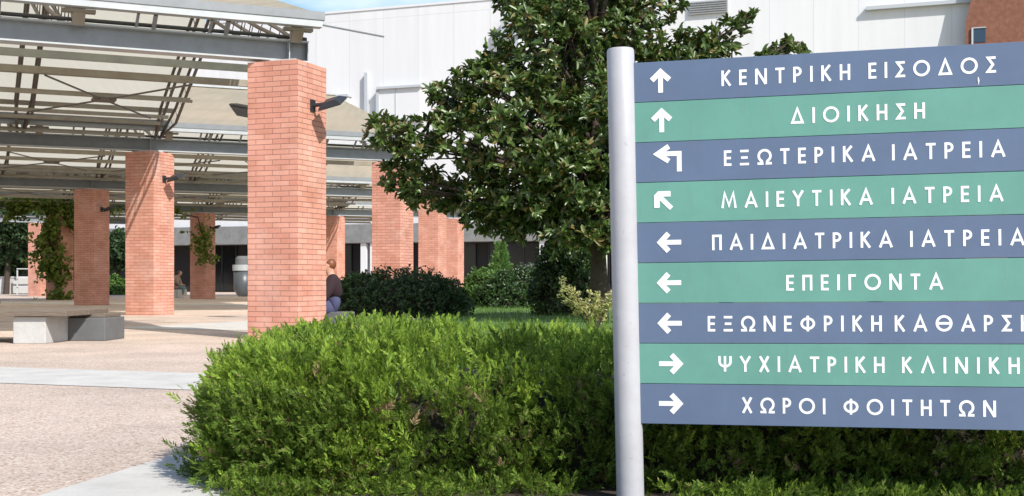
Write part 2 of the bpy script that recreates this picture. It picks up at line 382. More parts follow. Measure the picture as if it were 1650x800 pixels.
# ------------------------------------------------------------------ the hedge
HX0, HX1, HYF, HD, HH = -1.285, 3.2, 4.52, 1.85, .565
def hedge_surface(s, a):
    """s along the hedge (m from its left end), a 0..1 over the profile front-bottom -> top -> back-bottom; returns point, normal"""
    an = math.pi * a; e = .58
    cx, cz = math.cos(an), math.sin(an)
    yy = math.copysign(abs(cx) ** e, cx); zz = abs(cz) ** e
    endf = min(1, s / .75); endf = math.sqrt(max(0, 1 - (1 - endf) ** 2.3))
    endf = .12 + .88 * endf
    h = HH * (.45 + .55 * endf) * (1 + .03 * math.sin(s * 3.1))
    x = HX0 + s
    ymid = HYF + HD / 2 - .07 * max(0, s - 1.5) + .25 * math.exp(-((x - .05) / .75) ** 2) * .5
    y = ymid - yy * HD / 2 * (.25 + .75 * endf)
    z = h * zz
    n = Vector((-1.2 * max(0, 1 - s / .5), -math.copysign(abs(cx), cx), cz * 1.1 + .02)).normalized()
    return Vector((x, y, z)), n
def build_hedge():
    root = empty('hedge', (HX0 + 2, HYF + .8, 0), 'clipped bright green conifer hedge in front of the brick column, behind the sign post', 'hedge')
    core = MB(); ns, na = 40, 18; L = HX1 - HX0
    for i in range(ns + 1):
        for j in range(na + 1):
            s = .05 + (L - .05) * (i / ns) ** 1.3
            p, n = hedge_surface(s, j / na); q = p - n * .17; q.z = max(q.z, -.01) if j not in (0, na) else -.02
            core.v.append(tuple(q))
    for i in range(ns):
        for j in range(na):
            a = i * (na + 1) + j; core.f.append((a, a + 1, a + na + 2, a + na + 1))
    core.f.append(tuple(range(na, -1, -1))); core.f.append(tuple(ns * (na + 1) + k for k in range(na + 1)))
    core.build('shade_core', M['dark_core'], root)  # solid dark hull added to block light behind the sprays
    # clumps, then sprays around each clump
    P = []; D = []; LIT = []; DEAD = []
    ncl = 3900
    for i in range(ncl):
        s = L * (random.random() ** 1.15); a = 0
        if i < 750: s = random.random() * .8
        q = random.random()
        a = math.asin(q ** 1.72) / math.pi if random.random() < .6 else math.acos(math.copysign(abs(2 * q - 1) ** 1.72, 2 * q - 1)) / math.pi
        p, n = hedge_surface(s, a)
        nz = noise.noise(p * 5) * .12 + noise.noise(p * 11) * .11
        nz = min(max(nz, -.085), .05)
        if noise.noise(p * 9 + Vector((5, 3, 1))) < -.3 and a < .45: continue
        lit = (n.z > .5 and random.random() < .75) or (noise.noise(p * 3.2 + Vector((9, 1, 4))) > .34 and random.random() < .5)  # upward-facing sprays get the painted sunlit colour, plus random clumps
        up = Vector((random.gauss(0, .6), random.gauss(-.2, .5), .55 + random.random() * .5))
        g = (n * random.uniform(.55, 1.1) + up * random.uniform(.35, 1.0)).normalized()
        c = p + n * (nz - .045 + random.uniform(-.035, .02))
        r = random.uniform(.03, .075); dead = random.random() < .05 and n.z < .75
        for k in range(random.randint(7, 13)):
            q = c + Vector((random.gauss(0, r * .6), random.gauss(0, r * .6), random.gauss(0, r * .6))) + g * random.uniform(-.02, .04)
            if n.z > .4 and q.z > p.z + .035: q.z = p.z + random.uniform(-.03, .035)
            if q.z < .0: q.z = random.uniform(.0, .04)
            LIT.append(lit); DEAD.append(dead and random.random() < .7); P.append(q); D.append(g + Vector((random.gauss(0, .33), random.gauss(0, .33), random.gauss(0, .33))))
    for i in range(330):          # low shoots that spread over the bed at the foot of the hedge
        sx = random.uniform(.25, L); p, n = hedge_surface(sx, .0)
        if .22 < p.x < .62: continue
        yy = p.y - random.random() ** 1.3 * .24
        for k in range(9):
            P.append((p.x + random.gauss(0, .04), yy + random.gauss(0, .03), random.uniform(.0, .07))); D.append((random.gauss(0, .5), -.55 + random.gauss(0, .3), .6 + random.gauss(0, .25))); LIT.append(random.random() < .2); DEAD.append(False)
    P = np.array([tuple(q) for q in P]); D = np.array([tuple(q) for q in D])
    V = sprays(P, D, 17, .0245, .0023, .70, 1.85)
    LIT = np.tile(np.array(LIT), 17); DD = np.tile(np.array(DEAD), 17)
    tag(quads_mesh('dead_sprigs', V[DD], M['dead'], 4, [(0, 1, 2, 3)], root, ORG[root]), 'dry brown sprigs'); V, LIT = V[~DD], LIT[~DD]
    quads_mesh('foliage', V[~LIT], M['hedge'], 4, [(0, 1, 2, 3)], root, ORG[root])
    tag(quads_mesh('sunlit_tips', V[LIT], M['hedge_lit'], 4, [(0, 1, 2, 3)], root, ORG[root]), 'sunlight painted as lighter yellow green on the tips')
    return root
build_hedge()

# ------------------------------------------------------------------ direction sign
PSI, TAU = R(14.6), R(.6)
SO = Vector((.4026, 4.4, EYE))
EH = Vector((math.cos(PSI) * math.cos(TAU), -math.sin(PSI) * math.cos(TAU), math.sin(TAU)))
EV = Vector((-math.sin(TAU) * math.cos(PSI), math.sin(TAU) * math.sin(PSI), math.cos(TAU)))
EN = EH.cross(EV)          # towards the camera
if EN.y > 0: EN = -EN
def SP(s, t, n=0): return SO + EH * s + EV * t + EN * n
sign = empty('direction_sign', (SO.x, SO.y, 0), 'tall signboard of nine blue and green boards with white Greek lettering on a white post', 'sign')
def post(s, z1):
    b = MB(); base = SP(s, 0); lean = -.0222
    pts = [Vector((base.x + lean * (z - EYE), base.y, z)) for z in (-.3, .2, .8, 1.2, z1 - .008, z1)]
    b.tube(pts, [.0492, .0490, .0488, .0486, .0484, .0445], 40)
    o = b.build('post', M['post'], sign, smooth=True)
    md = o.modifiers.new('edge', 'EDGE_SPLIT'); md.split_angle = R(40)
    return o
post(0, 1.622); post(1.62, 1.622)
S_ = .155
def arc(cx, cy, rx, ry, a0, a1, n=14):
    return [(cx + rx * math.cos(R(a0 + (a1 - a0) * i / n)), cy + ry * math.sin(R(a0 + (a1 - a0) * i / n))) for i in range(n + 1)]
h = S_ / 2
GL = {
 'Κ': (.60, [[(h, 0), (h, 1)], [(h, .46), (.53, 1)], [(.19, .56), (.56, 0)]]),
 'Ε': (.48, [[(h, 0), (h, 1)], [(h, 1 - h), (.48, 1 - h)], [(h, .5), (.45, .5)], [(h, h), (.48, h)]]),
 'Ν': (.74, [[(h, 0), (h, 1)], [(h, 1), (.66, 0)], [(.66, 0), (.66, 1)]]),
 'Τ': (.58, [[(0, 1 - h), (.58, 1 - h)], [(.29, 0), (.29, 1)]]),
 'Ρ': (.52, [[(h, 0), (h, 1)], [(h, 1 - h)] + arc(.22, .70, .23, .225, 90, -90) + [(h, .475)]]),
 'Ι': (.155, [[(h, 0), (h, 1)]]),
 'Η': (.64, [[(h, 0), (h, 1)], [(.56, 0), (.56, 1)], [(h, .5), (.56, .5)]]),
 'Σ': (.58, [[(.56, 1 - h), (.12, 1 - h), (.40, .5), (.10, h), (.58, h)]]),
 'Ο': (.96, [arc(.48, .5, .42, .43, 90, 450, 30)]),
 'Δ': (.84, [[(.42, .95), (.10, h), (.74, h), (.42, .95)]]),
 'Ξ': (.58, [[(.02, 1 - h), (.56, 1 - h)], [(.08, .5), (.5, .5)], [(0, h), (.58, h)]]),
 'Ω': (.90, [[(0, h), (.30, h)] + arc(.45, .56, .37, .37, 240, -60, 24) + [(.60, h), (.90, h)]]),
 'Α': (.82, [[(.06, 0), (.41, .95), (.76, 0)], [(.19, .31), (.63, .31)]]),
 'Μ': (.96, [[(.06, 0), (.2, .98), (.48, .16), (.76, .98), (.90, 0)]]),
 'Υ': (.70, [[(.05, 1), (.35, .5), (.65, 1)], [(.35, .52), (.35, 0)]]),
 'Π': (.62, [[(h, 0), (h, 1)], [(.54, 0), (.54, 1)], [(h, 1 - h), (.54, 1 - h)]]),
 'Γ': (.46, [[(h, 0), (h, 1)], [(h, 1 - h), (.46, 1 - h)]]),
 'Φ': (.92, [arc(.46, .5, .38, .32, 90, 450, 26), [(.46, -.0), (.46, 1.0)]]),
 'Θ': (.96, [arc(.48, .5, .42, .43, 90, 450, 30), [(.1, .5), (.86, .5)]]),
 'Ψ': (.86, [[(h, 1), (h, .72)] + arc(.43, .64, .352, .30, 180, 360, 16) + [(.782, .72), (.782, 1)], [(.43, 0), (.43, 1)]]),
 'Χ': (.66, [[(.07, 0), (.59, 1)], [(.59, 0), (.07, 1)]]),
 'Λ': (.80, [[(.06, 0), (.40, .95), (.74, 0)]]),
}
def ribbon(b, pts, w, f, n0, n1):
    """mitred flat stroke laid on the board: f maps 2D -> (s, t)"""
    P = [Vector(p) for p in pts]; closed = (P[0] - P[-1]).length < 1e-4
    if closed: P = P[:-1]
    n = len(P); L = []; Rr = []
    for i in range(n):
        if closed: a, c = P[i - 1], P[(i + 1) % n]
        else: a, c = P[max(i - 1, 0)], P[min(i + 1, n - 1)]
        d1 = (P[i] - a).normalized() if (P[i] - a).length > 1e-6 else (c - P[i]).normalized()
        d2 = (c - P[i]).normalized() if (c - P[i]).length > 1e-6 else d1
        m1 = Vector((-d1.y, d1.x)); m2 = Vector((-d2.y, d2.x)); m = (m1 + m2).normalized()
        k = min(1 / max(.35, m.dot(m1)), 2.2) * w / 2
        L.append(P[i] + m * k); Rr.append(P[i] - m * k)
    vs = []
    for nn in (n0, n1):
        for l_, r_ in zip(L, Rr): vs += [SP(*f(l_), nn), SP(*f(r_), nn)]
    o = 2 * n; fs = []
    rngi = range(n) if closed else range(n - 1)
    for i in rngi:
        j = (i + 1) % n
        fs += [(o + 2 * i, o + 2 * i + 1, o + 2 * j + 1, o + 2 * j), (2 * i, o + 2 * i, o + 2 * j, 2 * j), (2 * i + 1, 2 * j + 1, o + 2 * j + 1, o + 2 * i + 1)]
    if not closed: fs += [(0, 1, o + 1, o), (2 * n - 2, o + 2 * n - 2, o + 2 * n - 1, 2 * n - 1)]
    b.add(vs, fs)
CAP = .0535
BT = .014       # half board thickness
def word(bo, text, s0, s1, tc):
    tot = sum(GL[c][0] for c in text) * CAP; gap = (s1 - s0 - tot) / (len(text) - 1); s = s0
    for c in text:
        w, st = GL[c]; b = MB()
        for k, q in enumerate(st):
            ribbon(b, q, S_, lambda p, s=s: (s + p.x * CAP, tc - CAP / 2 + p.y * CAP), BT - .001, BT + .0012 + .00008 * k)
        b.build('letter', M['letter'], bo); s += w * CAP + gap
AR = { 'up': 90, 'left': 180, 'right': 0, 'nw': 135 }
def arrow(b, kind, s, t):
    if kind == 'turn':
        f = lambda p: (s + p.x, t + p.y)
        ribbon(b, [(.042, -.043), (.042, .020), (-.026, .020)], .0165, f, BT - .001, BT + .0013)
        ribbon(b, [(.006, .046), (-.034, .020), (.006, -.006)], .0175, f, BT - .001, BT + .0016); return
    a = R(AR[kind]); ca, sa = math.cos(a), math.sin(a)
    f = lambda p: (s + p.x * ca - p.y * sa, t + p.x * sa + p.y * ca)
    ln = .040 if kind != 'nw' else .036
    ribbon(b, [(-ln, 0), (ln - .012, 0)], .0165, f, BT - .001, BT + .0013)
    if kind == 'nw':
        ribbon(b, [(ln - .034, .034), (ln - .006, 0.006), (ln - .006, -.006), (ln - .034, -.034)], .019, f, BT - .001, BT + .0016)
    else:
        ribbon(b, [(ln - .036, .031), (ln - .007, 0), (ln - .036, -.031)], .0185, f, BT - .001, BT + .0016)
ROWS = [
 ('up', .1334, .6990, [('ΚΕΝΤΡΙΚΗ', .3449, .7756), ('ΕΙΣΟΔΟΣ', .8346, 1.2375)], .698),
 ('up', .1359, .5598, [('ΔΙΟΙΚΗΣΗ', .5773, 1.0142)], .557),
 ('turn', .1541, .4237, [('ΕΞΩΤΕΡΙΚΑ', .3506, .8536), ('ΙΑΤΡΕΙΑ', .9078, 1.2632)], .421),
 ('nw', .1417, .2779, [('ΜΑΙΕΥΤΙΚΑ', .3405, .8441), ('ΙΑΤΡΕΙΑ', .9042, 1.256)], .275),
 ('left', .1598, .1335, [('ΠΑΙΔΙΑΤΡΙΚΑ', .3069, .9067), ('ΙΑΤΡΕΙΑ', .9624, 1.3193)], .130),
 ('left', .1583, -.0082, [('ΕΠΕΙΓΟΝΤΑ', .5567, 1.0653)], -.0127),
 ('left', .1590, -.1499, [('ΕΞΩΝΕΦΡΙΚΗ', .2889, .8690), ('ΚΑΘΑΡΣΗ', .9105, 1.3391)], -.152),
 ('right', .1576, -.2916, [('ΨΥΧΙΑΤΡΙΚΗ', .3238, .8763), ('ΚΛΙΝΙΚΗ', .9321, 1.2997)], -.291),
 ('right', .1561, -.4311, [('ΧΩΡΟΙ', .4032, .6824), ('ΦΟΙΤΗΤΩΝ', .7415, 1.2257)], -.433)]
SMTX = Matrix((EH, EV, EN)).transposed()
RH = (.7693 + .5034) / 9
for i, (ak, as_, at_, words, tc) in enumerate(ROWS):
    top = .7693 - RH * i; mid = top - RH / 2
    b = MB(); b.box(SP(.81, mid, random.uniform(-.0006, .0006)), (1.58, RH - .0016, 2 * BT), SMTX)
    bo = b.build('board', M['board_green' if i % 2 else 'board_blue'], sign, bevel=.0012)
    tag(bo, '%s board reading %s' % ('green' if i % 2 else 'blue', ' '.join(w[0] for w in words)))
    for w_ in words: word(bo, *w_, tc)
    ar = MB(); arrow(ar, ak, as_, at_); ar.build('arrow', M['letter'], bo)
    if i == 0:
        dr = MB(); dr.tube([SP(1.182, .659, BT), SP(1.1825, .647, BT + .0006), SP(1.1825, .634, BT)], [.0012, .0030, .0008], 6); dr.build('paint_drip', M['letter'], bo)
# back rails that carry the boards
rl = MB()
for s in (.35, .85, 1.3): rl.bar(SP(s, -.49, -BT - .018), SP(s, .755, -BT - .018), .05, .03, EN)
rl.build('back_rail', M['steel'], sign)

# ------------------------------------------------------------------ brick columns
CH, CW = 3.80, .785
def make_column():
    root = empty('brick_column', (0, 0, 0))
    me = bpy.data.meshes.new('shaft'); hw = CW / 2
    cs = [(-hw, -hw), (hw, -hw), (hw, hw), (-hw, hw)]
    vs = [(AM @ Vector((x, y, z)))[:] for z in (-.05, CH) for x, y in cs]
    me.from_pydata(vs, [], [(i, (i + 1) % 4, 4 + (i + 1) % 4, 4 + i) for i in range(4)] + [(4, 5, 6, 7)])
    uv = me.uv_layers.new(name='UVMap')
    for i, p in enumerate(me.polygons):
        if i < 4:
            q = [(i * .78, 0), (i * .78 + .78, 0), (i * .78 + .78, CH), (i * .78, CH)]
        else: q = [(0, 0), (.785, 0), (.785, .785), (0, .785)]
        for li, c in zip(p.loop_indices, q): uv.data[li].uv = c
    o = link('shaft', me, M['brick'], root)
    b = MB(); b.box((0, 0, CH + .019), (CW - .22, CW - .22, .038), AM); b.build('mortar_cap', M['conc'], root)
    return root
proto = make_column()
COLS = [((0, 0), 'tall salmon brick column in front, rising out of the green hedge'),
        ((0, 1), 'sunlit salmon brick column behind the wooden bench, with strut shadows near its top'),
        ((0, 2), 'shaded dark red brick column between the wooden bench and an ivy covered column'),
        ((0, 3), 'shaded brick column with ivy climbing over its upper half'),
        ((0, 4), 'pinkish sunlit brick column, leftmost in the picture'),
        ((6, 1), 'brick column with a leafy shadow, its top half hidden by tree twigs'),
        ((12, 2), 'brick column right of the one with the leafy shadow, under the tree'),
        ((18, 3), 'farthest right brick column, beside the dark building entrance under the tree'),
        ((6, 3), 'distant shaded brick column with a seated person beside it'),
        ((12, 3), 'distant brick column just right of the tall front column, above the seated person in maroon'),
        ((6, 2), 'brick column hidden behind the tall front column'),
        ]
COLPOS = {}
for i, ((u, k), lab) in enumerate(COLS):
    if (u, k) == (6, 2): continue
    o = proto if i == 0 else copy_tree(proto)
    o.location = W(u, 13 * k, 0); COLPOS[(u, k)] = W(u, 13 * k, 0)
    tag(o, lab, 'column', 'brick columns of the pergola')

# floodlights bolted to the columns
def make_flood():
    root = empty('floodlight', (0, 0, 0))
    b = MB(); b.box((.01, 0, 0), (.02, .12, .16)); b.build('wall_plate', M['black'], root)
    b = MB(); b.tube([(.01, 0, 0), (.08, 0, .01), (.16, 0, .01)], .028, 10); b.build('arm', M['black'], root)
    tl = Matrix.Rotation(R(-12), 3, 'Y') @ Matrix.Rotation(R(28), 3, 'X')
    hd = MB(); c = Vector((.31, 0, .03))
    vs = []
    for z, sx, sy in ((.05, .10, .08), (.0, .17, .13), (-.03, .18, .14)):
        for x, y in ((-1, -1), (1, -1), (1, 1), (-1, 1)): vs.append(c + tl @ Vector((x * sx, y * sy, z)))
    fs = [(3, 2, 1, 0)[::-1], (8, 9, 10, 11)[::-1]]
    for l_ in range(2):
        for i in range(4): fs.append((l_ * 4 + i, l_ * 4 + (i + 1) % 4, l_ * 4 + 4 + (i + 1) % 4, l_ * 4 + 4 + i))
    hd.add(vs, fs); ho = hd.build('lamp_housing', M['black'], root, bevel=.006)
    ln = MB(); ln.box(c + tl @ Vector((0, 0, -.034)), (.32, .24, .006), tl); ln.build('glass', M['lens'], ho)
    return root
fl = make_flood(); first = True
FL = [((0, 0), 0, 3.22, 'dark floodlight on the right face of the tall front column'),
      ((0, 0), 180, 3.18, 'dark floodlight sticking out left of the tall front column'),
      ((0, 1), 0, 3.18, 'small dark floodlight on the column behind the wooden bench'),
      ((0, 2), 0, 3.15, 'tiny dark floodlight on the shaded dark red column'),
      ((6, 3), 0, 3.15, 'tiny dark floodlight on the distant column near the seated person')]
for key, az, z, lab in FL:
    o = fl if first else copy_tree(fl); first = False
    n = TF * (1 if az == 0 else -1)
    o.location = COLPOS[key] + n * (CW / 2) + Vector((0, 0, z)) - TS * .0
    o.rotation_euler = (0, 0, A + (0 if az == 0 else math.pi))
    tag(o, lab, 'floodlight', 'floodlights on the brick columns')

# ------------------------------------------------------------------ steel beams on the columns, one per row
UMIN = -12.6
BEND = {0: .27, 1: 6.3, 2: 12.3, 3: 18.3, 4: 6.3}
BZ = CH + .04
blab = {0: 'nearest grey steel I-beam resting on the tall front column', 1: 'grey steel I-beam on the second row of columns, behind the front column',
        2: 'grey steel I-beam on the third row of columns', 3: 'vine hung steel I-beam on the fourth row of columns', 4: 'farthest steel I-beam at the back of the pergola'}
for k in range(5):
    u1 = BEND[k]; v = 13 * k
    root = empty('steel_beam', W(u1, v, BZ), blab[k], 'beam', 'steel beams of the pergola')
    b = MB(); b.bar(W(UMIN, v, BZ + .15), W(u1, v, BZ + .15), .016, .256); b.build('web', M['steel'], root)
    b = MB(); b.bar(W(UMIN, v, BZ + .011), W(u1, v, BZ + .011), .26, .022); b.build('bottom_flange', M['steel_light'], root)
    b = MB(); b.bar(W(UMIN, v, BZ + .289), W(u1, v, BZ + .289), .26, .022); b.build('top_flange', M['steel_light'], root)
    us = [u1 - .012, u1 - .27] + [6 * j for j in range(-2, 4) if 6 * j < u1 - .4]
    for uu in us:
        b = MB(); b.bar(W(uu, v - .122, BZ + .15), W(uu, v + .122, BZ + .15), .012, .254); b.build('stiffener', M['steel_light'] if uu < u1 - .1 else M['steel'], root)
    # conduit along the beam
    b = MB(); b.tube([W(UMIN, v - .08, BZ + .345), W(u1 - .35, v - .08, BZ + .345), W(u1 - .12, v - .08, BZ + .34), W(u1 - .03, v - .08, BZ + .33), W(u1 - .02, v - .08, BZ + .33)], .028, 8)
    b.build('conduit', M['black'], root)

# ------------------------------------------------------------------ pitched canopy roofs
ZE, ZR = 4.47, 6.42
rlab = {0: 'nearest pitched canopy roof with cream sheets and steel ties, at the top left',
        1: 'second pitched canopy roof, seen right of the tall front column',
        2: 'third pitched canopy roof behind the first two', 3: 'fourth pitched canopy roof with vines on its front beam',
        4: 'farthest pitched canopy roof near the white building'}
for k in range(4):
    um = {3: 2.2}.get(k, UMIN)  # fourth roof cut short to let sun onto the leftmost column
    u1 = BEND[k] + .08; v0 = 13 * k; vr = v0 + 6.5; ve = v0 - .38; vb = v0 + 12.3
    root = empty('canopy_roof', W(u1, v0, 4.1), rlab[k], 'roof', 'canopy roofs of the pergola')
    def sheetp(va, za, vc, zc):
        b = MB(); th = Vector((0, 0, .035))
        a, bb, c, d = W(um, va, za), W(u1, va, za), W(u1, vc, zc), W(um, vc, zc)
        b.add([a, bb, c, d], [(0, 1, 2, 3)])      # a stretched membrane
        return b
    sheetp(ve + .02, ZE + .02, vr - .02, ZR).build('roof_sheet', M['roof'], root)
    sheetp(vr + .02, ZR, vb, ZE + .05).build('roof_sheet', M['roof'], root)
    b = MB(); b.bar(W(um, vr, ZR + .04), W(u1 + .02, vr, ZR + .04), .22, .06); b.build('ridge_cap', M['steel_light'], root)
    # gutter: two stepped profiles
    b = MB(); b.bar(W(um, ve - .02, ZE - .13), W(u1 + .02, ve - .02, ZE - .145), .16, .09); g_ = b.build('gutter', M['steel_light'], root)
    b = MB(); b.bar(W(um, ve - .02, ZE - .040), W(u1 + .05, ve - .02, ZE - .040), .19, .115); b.build('gutter_lip', M['steel'], g_)
    b = MB(); b.bar(W(um, vb + .07, ZE - .03), W(u1, vb + .07, ZE - .03), .14, .12); b.build('gutter', M['steel'], root)
    # thin outlet rod beyond the gutter end
    b = MB(); b.tube([W(u1 + .03, ve, ZE - .14), W(u1 + .95, ve + .05, ZE - .22)], .014, 6); b.build('outlet_rod', M['steel'], root)
    # brackets between the beam and the gutter
    uu = u1 - .28; j = 0
    while uu > um:
        b = MB()
        z0, z1 = BZ + .302, ZE - .19
        if j % 3 == 0:
            b.bar(W(uu, v0 - .16, z0), W(uu, v0 - .30, z1), .15, .15, (CU[0], CU[1], 0)); b.bar(W(uu - .2, v0 - .3, z1 - .03), W(uu + .2, v0 - .3, z1 - .03), .12, .04)
        else:
            b.bar(W(uu, v0 - .12, z0), W(uu, v0 - .34, z1), .05, .05, (CU[0], CU[1], 0)); b.bar(W(uu - .22, v0 - .10, z0), W(uu - .22, v0 - .34, z1), .035, .035, (CU[0], CU[1], 0))
        b.build('bracket', M['steel_old' if j % 3 == 0 else 'steel'], root); uu -= .95; j += 1
    # flat grid of ties under the roof
    for j, dv in enumerate((2.5, 4.0, 6.4, 9.0, 10.1, 12.4)):
        b = MB(); ue = u1 + (.55 if j < 2 else -.55); zt = 4.15
        if dv in (6.4, 12.4):
            for q in (-.11, .11): b.bar(W(um, v0 + dv + q, zt + q * .3), W(ue, v0 + dv + q, zt + q * .3), .05, .05)
        else: b.bar(W(um, v0 + dv, zt), W(ue, v0 + dv, zt), .08, .11 if j < 2 else .07)
        b.build('tie_beam', M['steel_tie'] if j < 1 else M['steel_old'], root)
    # purlins under both slopes
    for s_ in (0, 1):
        for f in (.12, .36, .6, .84):
            vv = ve + (vr - ve) * f if s_ == 0 else vb - (vb - vr) * f
            zz = ZE + (ZR - ZE) * f - .07
            b = MB(); b.bar(W(um, vv, zz), W(u1 - .02, vv, zz), .06, .10); b.build('purlin', M['steel_old'], root)
    # four-bar struts: column head up to the ridge, both slopes, with lacing
    uu = u1 - .10; j = 0
    while uu > um:
        for dirn in (1, -1):
            b = MB()
            vh = v0 + 13 if dirn == 1 else v0
            far = 12.85 if dirn == 1 else .15
            def pt(f, dz):
                vv = v0 + far + (6.5 - far) * f
                return vv, BZ + .31 + (ZR - .25 - BZ - .31) * f - dz * min(1, f * 4)
            for du in (-.16, .16):
                for dz in (0, .34):
                    pts = []
                    for f in (0, .25, 1):
                        vv, z = pt(f, dz); pts.append(W(uu + du * (0.35 + .65 * min(1, f * 4)) - .1, vv, z))
                    b.tube(pts, .032, 6)
                for q in range(9):
                    f0, f1 = .15 + q * .09, .15 + (q + .5) * .09
                    va, za = pt(f0, 0); vb_, zb = pt(f1, .34); b.tube([W(uu + du - .1, va, za), W(uu + du - .1, vb_, zb)], .009, 5)
            b.build('strut', M['steel_brown'], root)
        j += 1; uu -= 3.0
    # wind bracing with a square centre plate between ties
    uu = u1 - 2.1
    while uu > um + 2:
        b = MB(); c = W(uu, v0 + 6.4, 4.07)
        b.box(c, (.40, .40, .05), GM)
        for a_, d_ in ((-1, -1), (1, -1), (1, 1), (-1, 1)):
            b.tube([c, W(uu + a_ * 1.15, v0 + 6.4 + d_ * 2.35, 4.08)], .017, 6)
        b.build('wind_brace', M['steel_brown'], root); uu -= 3.0

# ------------------------------------------------------------------ white building far behind
def BP(s, d, z): p = Vector((-14.7, 85, 0)) + TF * s - TS * d; return Vector((p.x, p.y, z))   # d: towards the camera
def bbox(b, s0, s1, d0, d1, z0, z1):
    return b.add([BP(s0, d0, z0), BP(s1, d0, z0), BP(s1, d1, z0), BP(s0, d1, z0), BP(s0, d0, z1), BP(s1, d0, z1), BP(s1, d1, z1), BP(s0, d1, z1)],
                 [(3, 2, 1, 0), (4, 5, 6, 7), (0, 1, 5, 4), (1, 2, 6, 5), (2, 3, 7, 6), (3, 0, 4, 7)])
bld = empty('hospital_building', BP(20, 0, 0), 'large white panelled building filling the background behind the tree', 'building')
Bn = MB(); bbox(Bn, -60, 75, -14, 0, 4.6, 18.9); wo = Bn.build('wall', M['facade'], bld)
uv = wo.data.uv_layers.new(name='UVMap')
for p in wo.data.polygons:
    for li in p.loop_indices:
        q = Vector(wo.data.vertices[wo.data.loops[li].vertex_index].co) + ORG[bld]
        uv.data[li].uv = ((q - Vector((-14.7, 85, 0))).dot(TF) + 200, q.z + .3)
b = MB(); bbox(b, -60.05, 75.05, -14.05, .06, 18.9, 19.05); b.build('parapet_cap', M['wall'], bld)
b = MB(); bbox(b, -60, 75, -14, -1.6, 0, 4.6); b.build('ground_floor', M['shade_wall'], bld)
b = MB(); bbox(b, -60, 75, -1.5, .25, 3.35, 4.598); b.build('concrete_lintel', M['conc_shade'], bld)
for s in [-9.5 + 4.6 * i for i in range(14)]:
    b = MB(); bbox(b, s, s + 3.7, -1.59, -1.5, .1, 3.3); f_ = b.build('window', M['dark_glass'], bld)
    b = MB()
    for q in (0, 1.2, 2.45, 3.62): bbox(b, s + q, s + q + .07, -1.498, -1.44, .1, 3.3)
    b.build('window_frame', M['black'], f_)
for s in (-1.2, 4.9, 5.6, 17.6, 21.5):
    b = MB(); bbox(b, s, s + .42, -.4, .1, 0, 3.34); b.build('pillar', M['wall'], bld)
# bits on the facade
b = MB(); bbox(b, 5.27, 5.5, .002, .3, 10.0, 14.7); b.build('downpipe', M['trim'], bld)
b = MB(); bbox(b, 6.42, 9.4, .002, .35, 11.5, 13.5); w_ = b.build('box_window', M['wall'], bld)
b = MB(); bbox(b, 6.3, 9.55, .002, .55, 13.502, 13.66); bbox(b, 6.3, 9.55, .002, .45, 11.35, 11.498); bbox(b, 7.6, 7.66, .352, .38, 11.5, 13.5); bbox(b, 6.2, 6.418, .002, .42, 11.5, 13.5); b.build('window_frame', M['trim'], w_)
b = MB(); bbox(b, 2.95, 4.1, .002, .5, 11.4, 13.15); w2 = b.build('box_window', M['wall'], bld)
b = MB(); bbox(b, 2.85, 4.2, .002, .6, 13.152, 13.3); b.build('window_frame', M['trim'], w2)
b = MB(); bbox(b, 27.2, 29.6, .002, .10, 16.9, 17.75); lv = b.build('louvre_vent', M['trim'], bld)
b = MB()
for i in range(6): bbox(b, 27.25, 29.55, .102, .20, 16.93 + i * .135, 16.99 + i * .135)
b.build('slats', M['conc_dark'], lv)
b = MB(); bbox(b, 37.6, 43.5, .002, .35, 16.4, 16.6); b.build('ledge', M['trim'], bld)
b = MB(); bbox(b, 15.9, 16.3, .002, .45, 14.5, 16.4); bbox(b, 15.2, 16.5, .002, .7, 16.402, 17.5); b.build('air_duct', M['trim'], bld)
# brown brick block at the right, nearer than the white one
bb = empty('brick_building', BP(48, 1, 0), 'brown brick block with a sloped corner and a small window, top right', 'building')
b = MB()
def bq(s, z): return [BP(s, 4.5, z), BP(s, 12, z)]
prof = [(43.0, 0), (62, 0), (62, 24), (45.0, 24), (43.29, 16.4), (43.0, 15.2)]
vs = [BP(s, .1, z) for s, z in prof] + [BP(s, 1, z) for s, z in prof]; n = len(prof)
b.add(vs, [tuple(range(n)), tuple(range(2 * n - 1, n - 1, -1))] + [(i, (i + 1) % n, n + (i + 1) % n, n + i) for i in range(n)])
b.build('wall', M['brick_dark'], bb)
b = MB(); bbox(b, 43.40, 44.03, 1.002, 1.03, 14.0, 14.78); wf = b.build('window', M['blue_glass'], bb)
b = MB(); bbox(b, 43.30, 43.398, 1.002, 1.10, 13.9, 14.82); bbox(b, 43.40, 44.06, 1.002, 1.08, 14.782, 14.83); b.build('window_frame', M['trim'], wf)

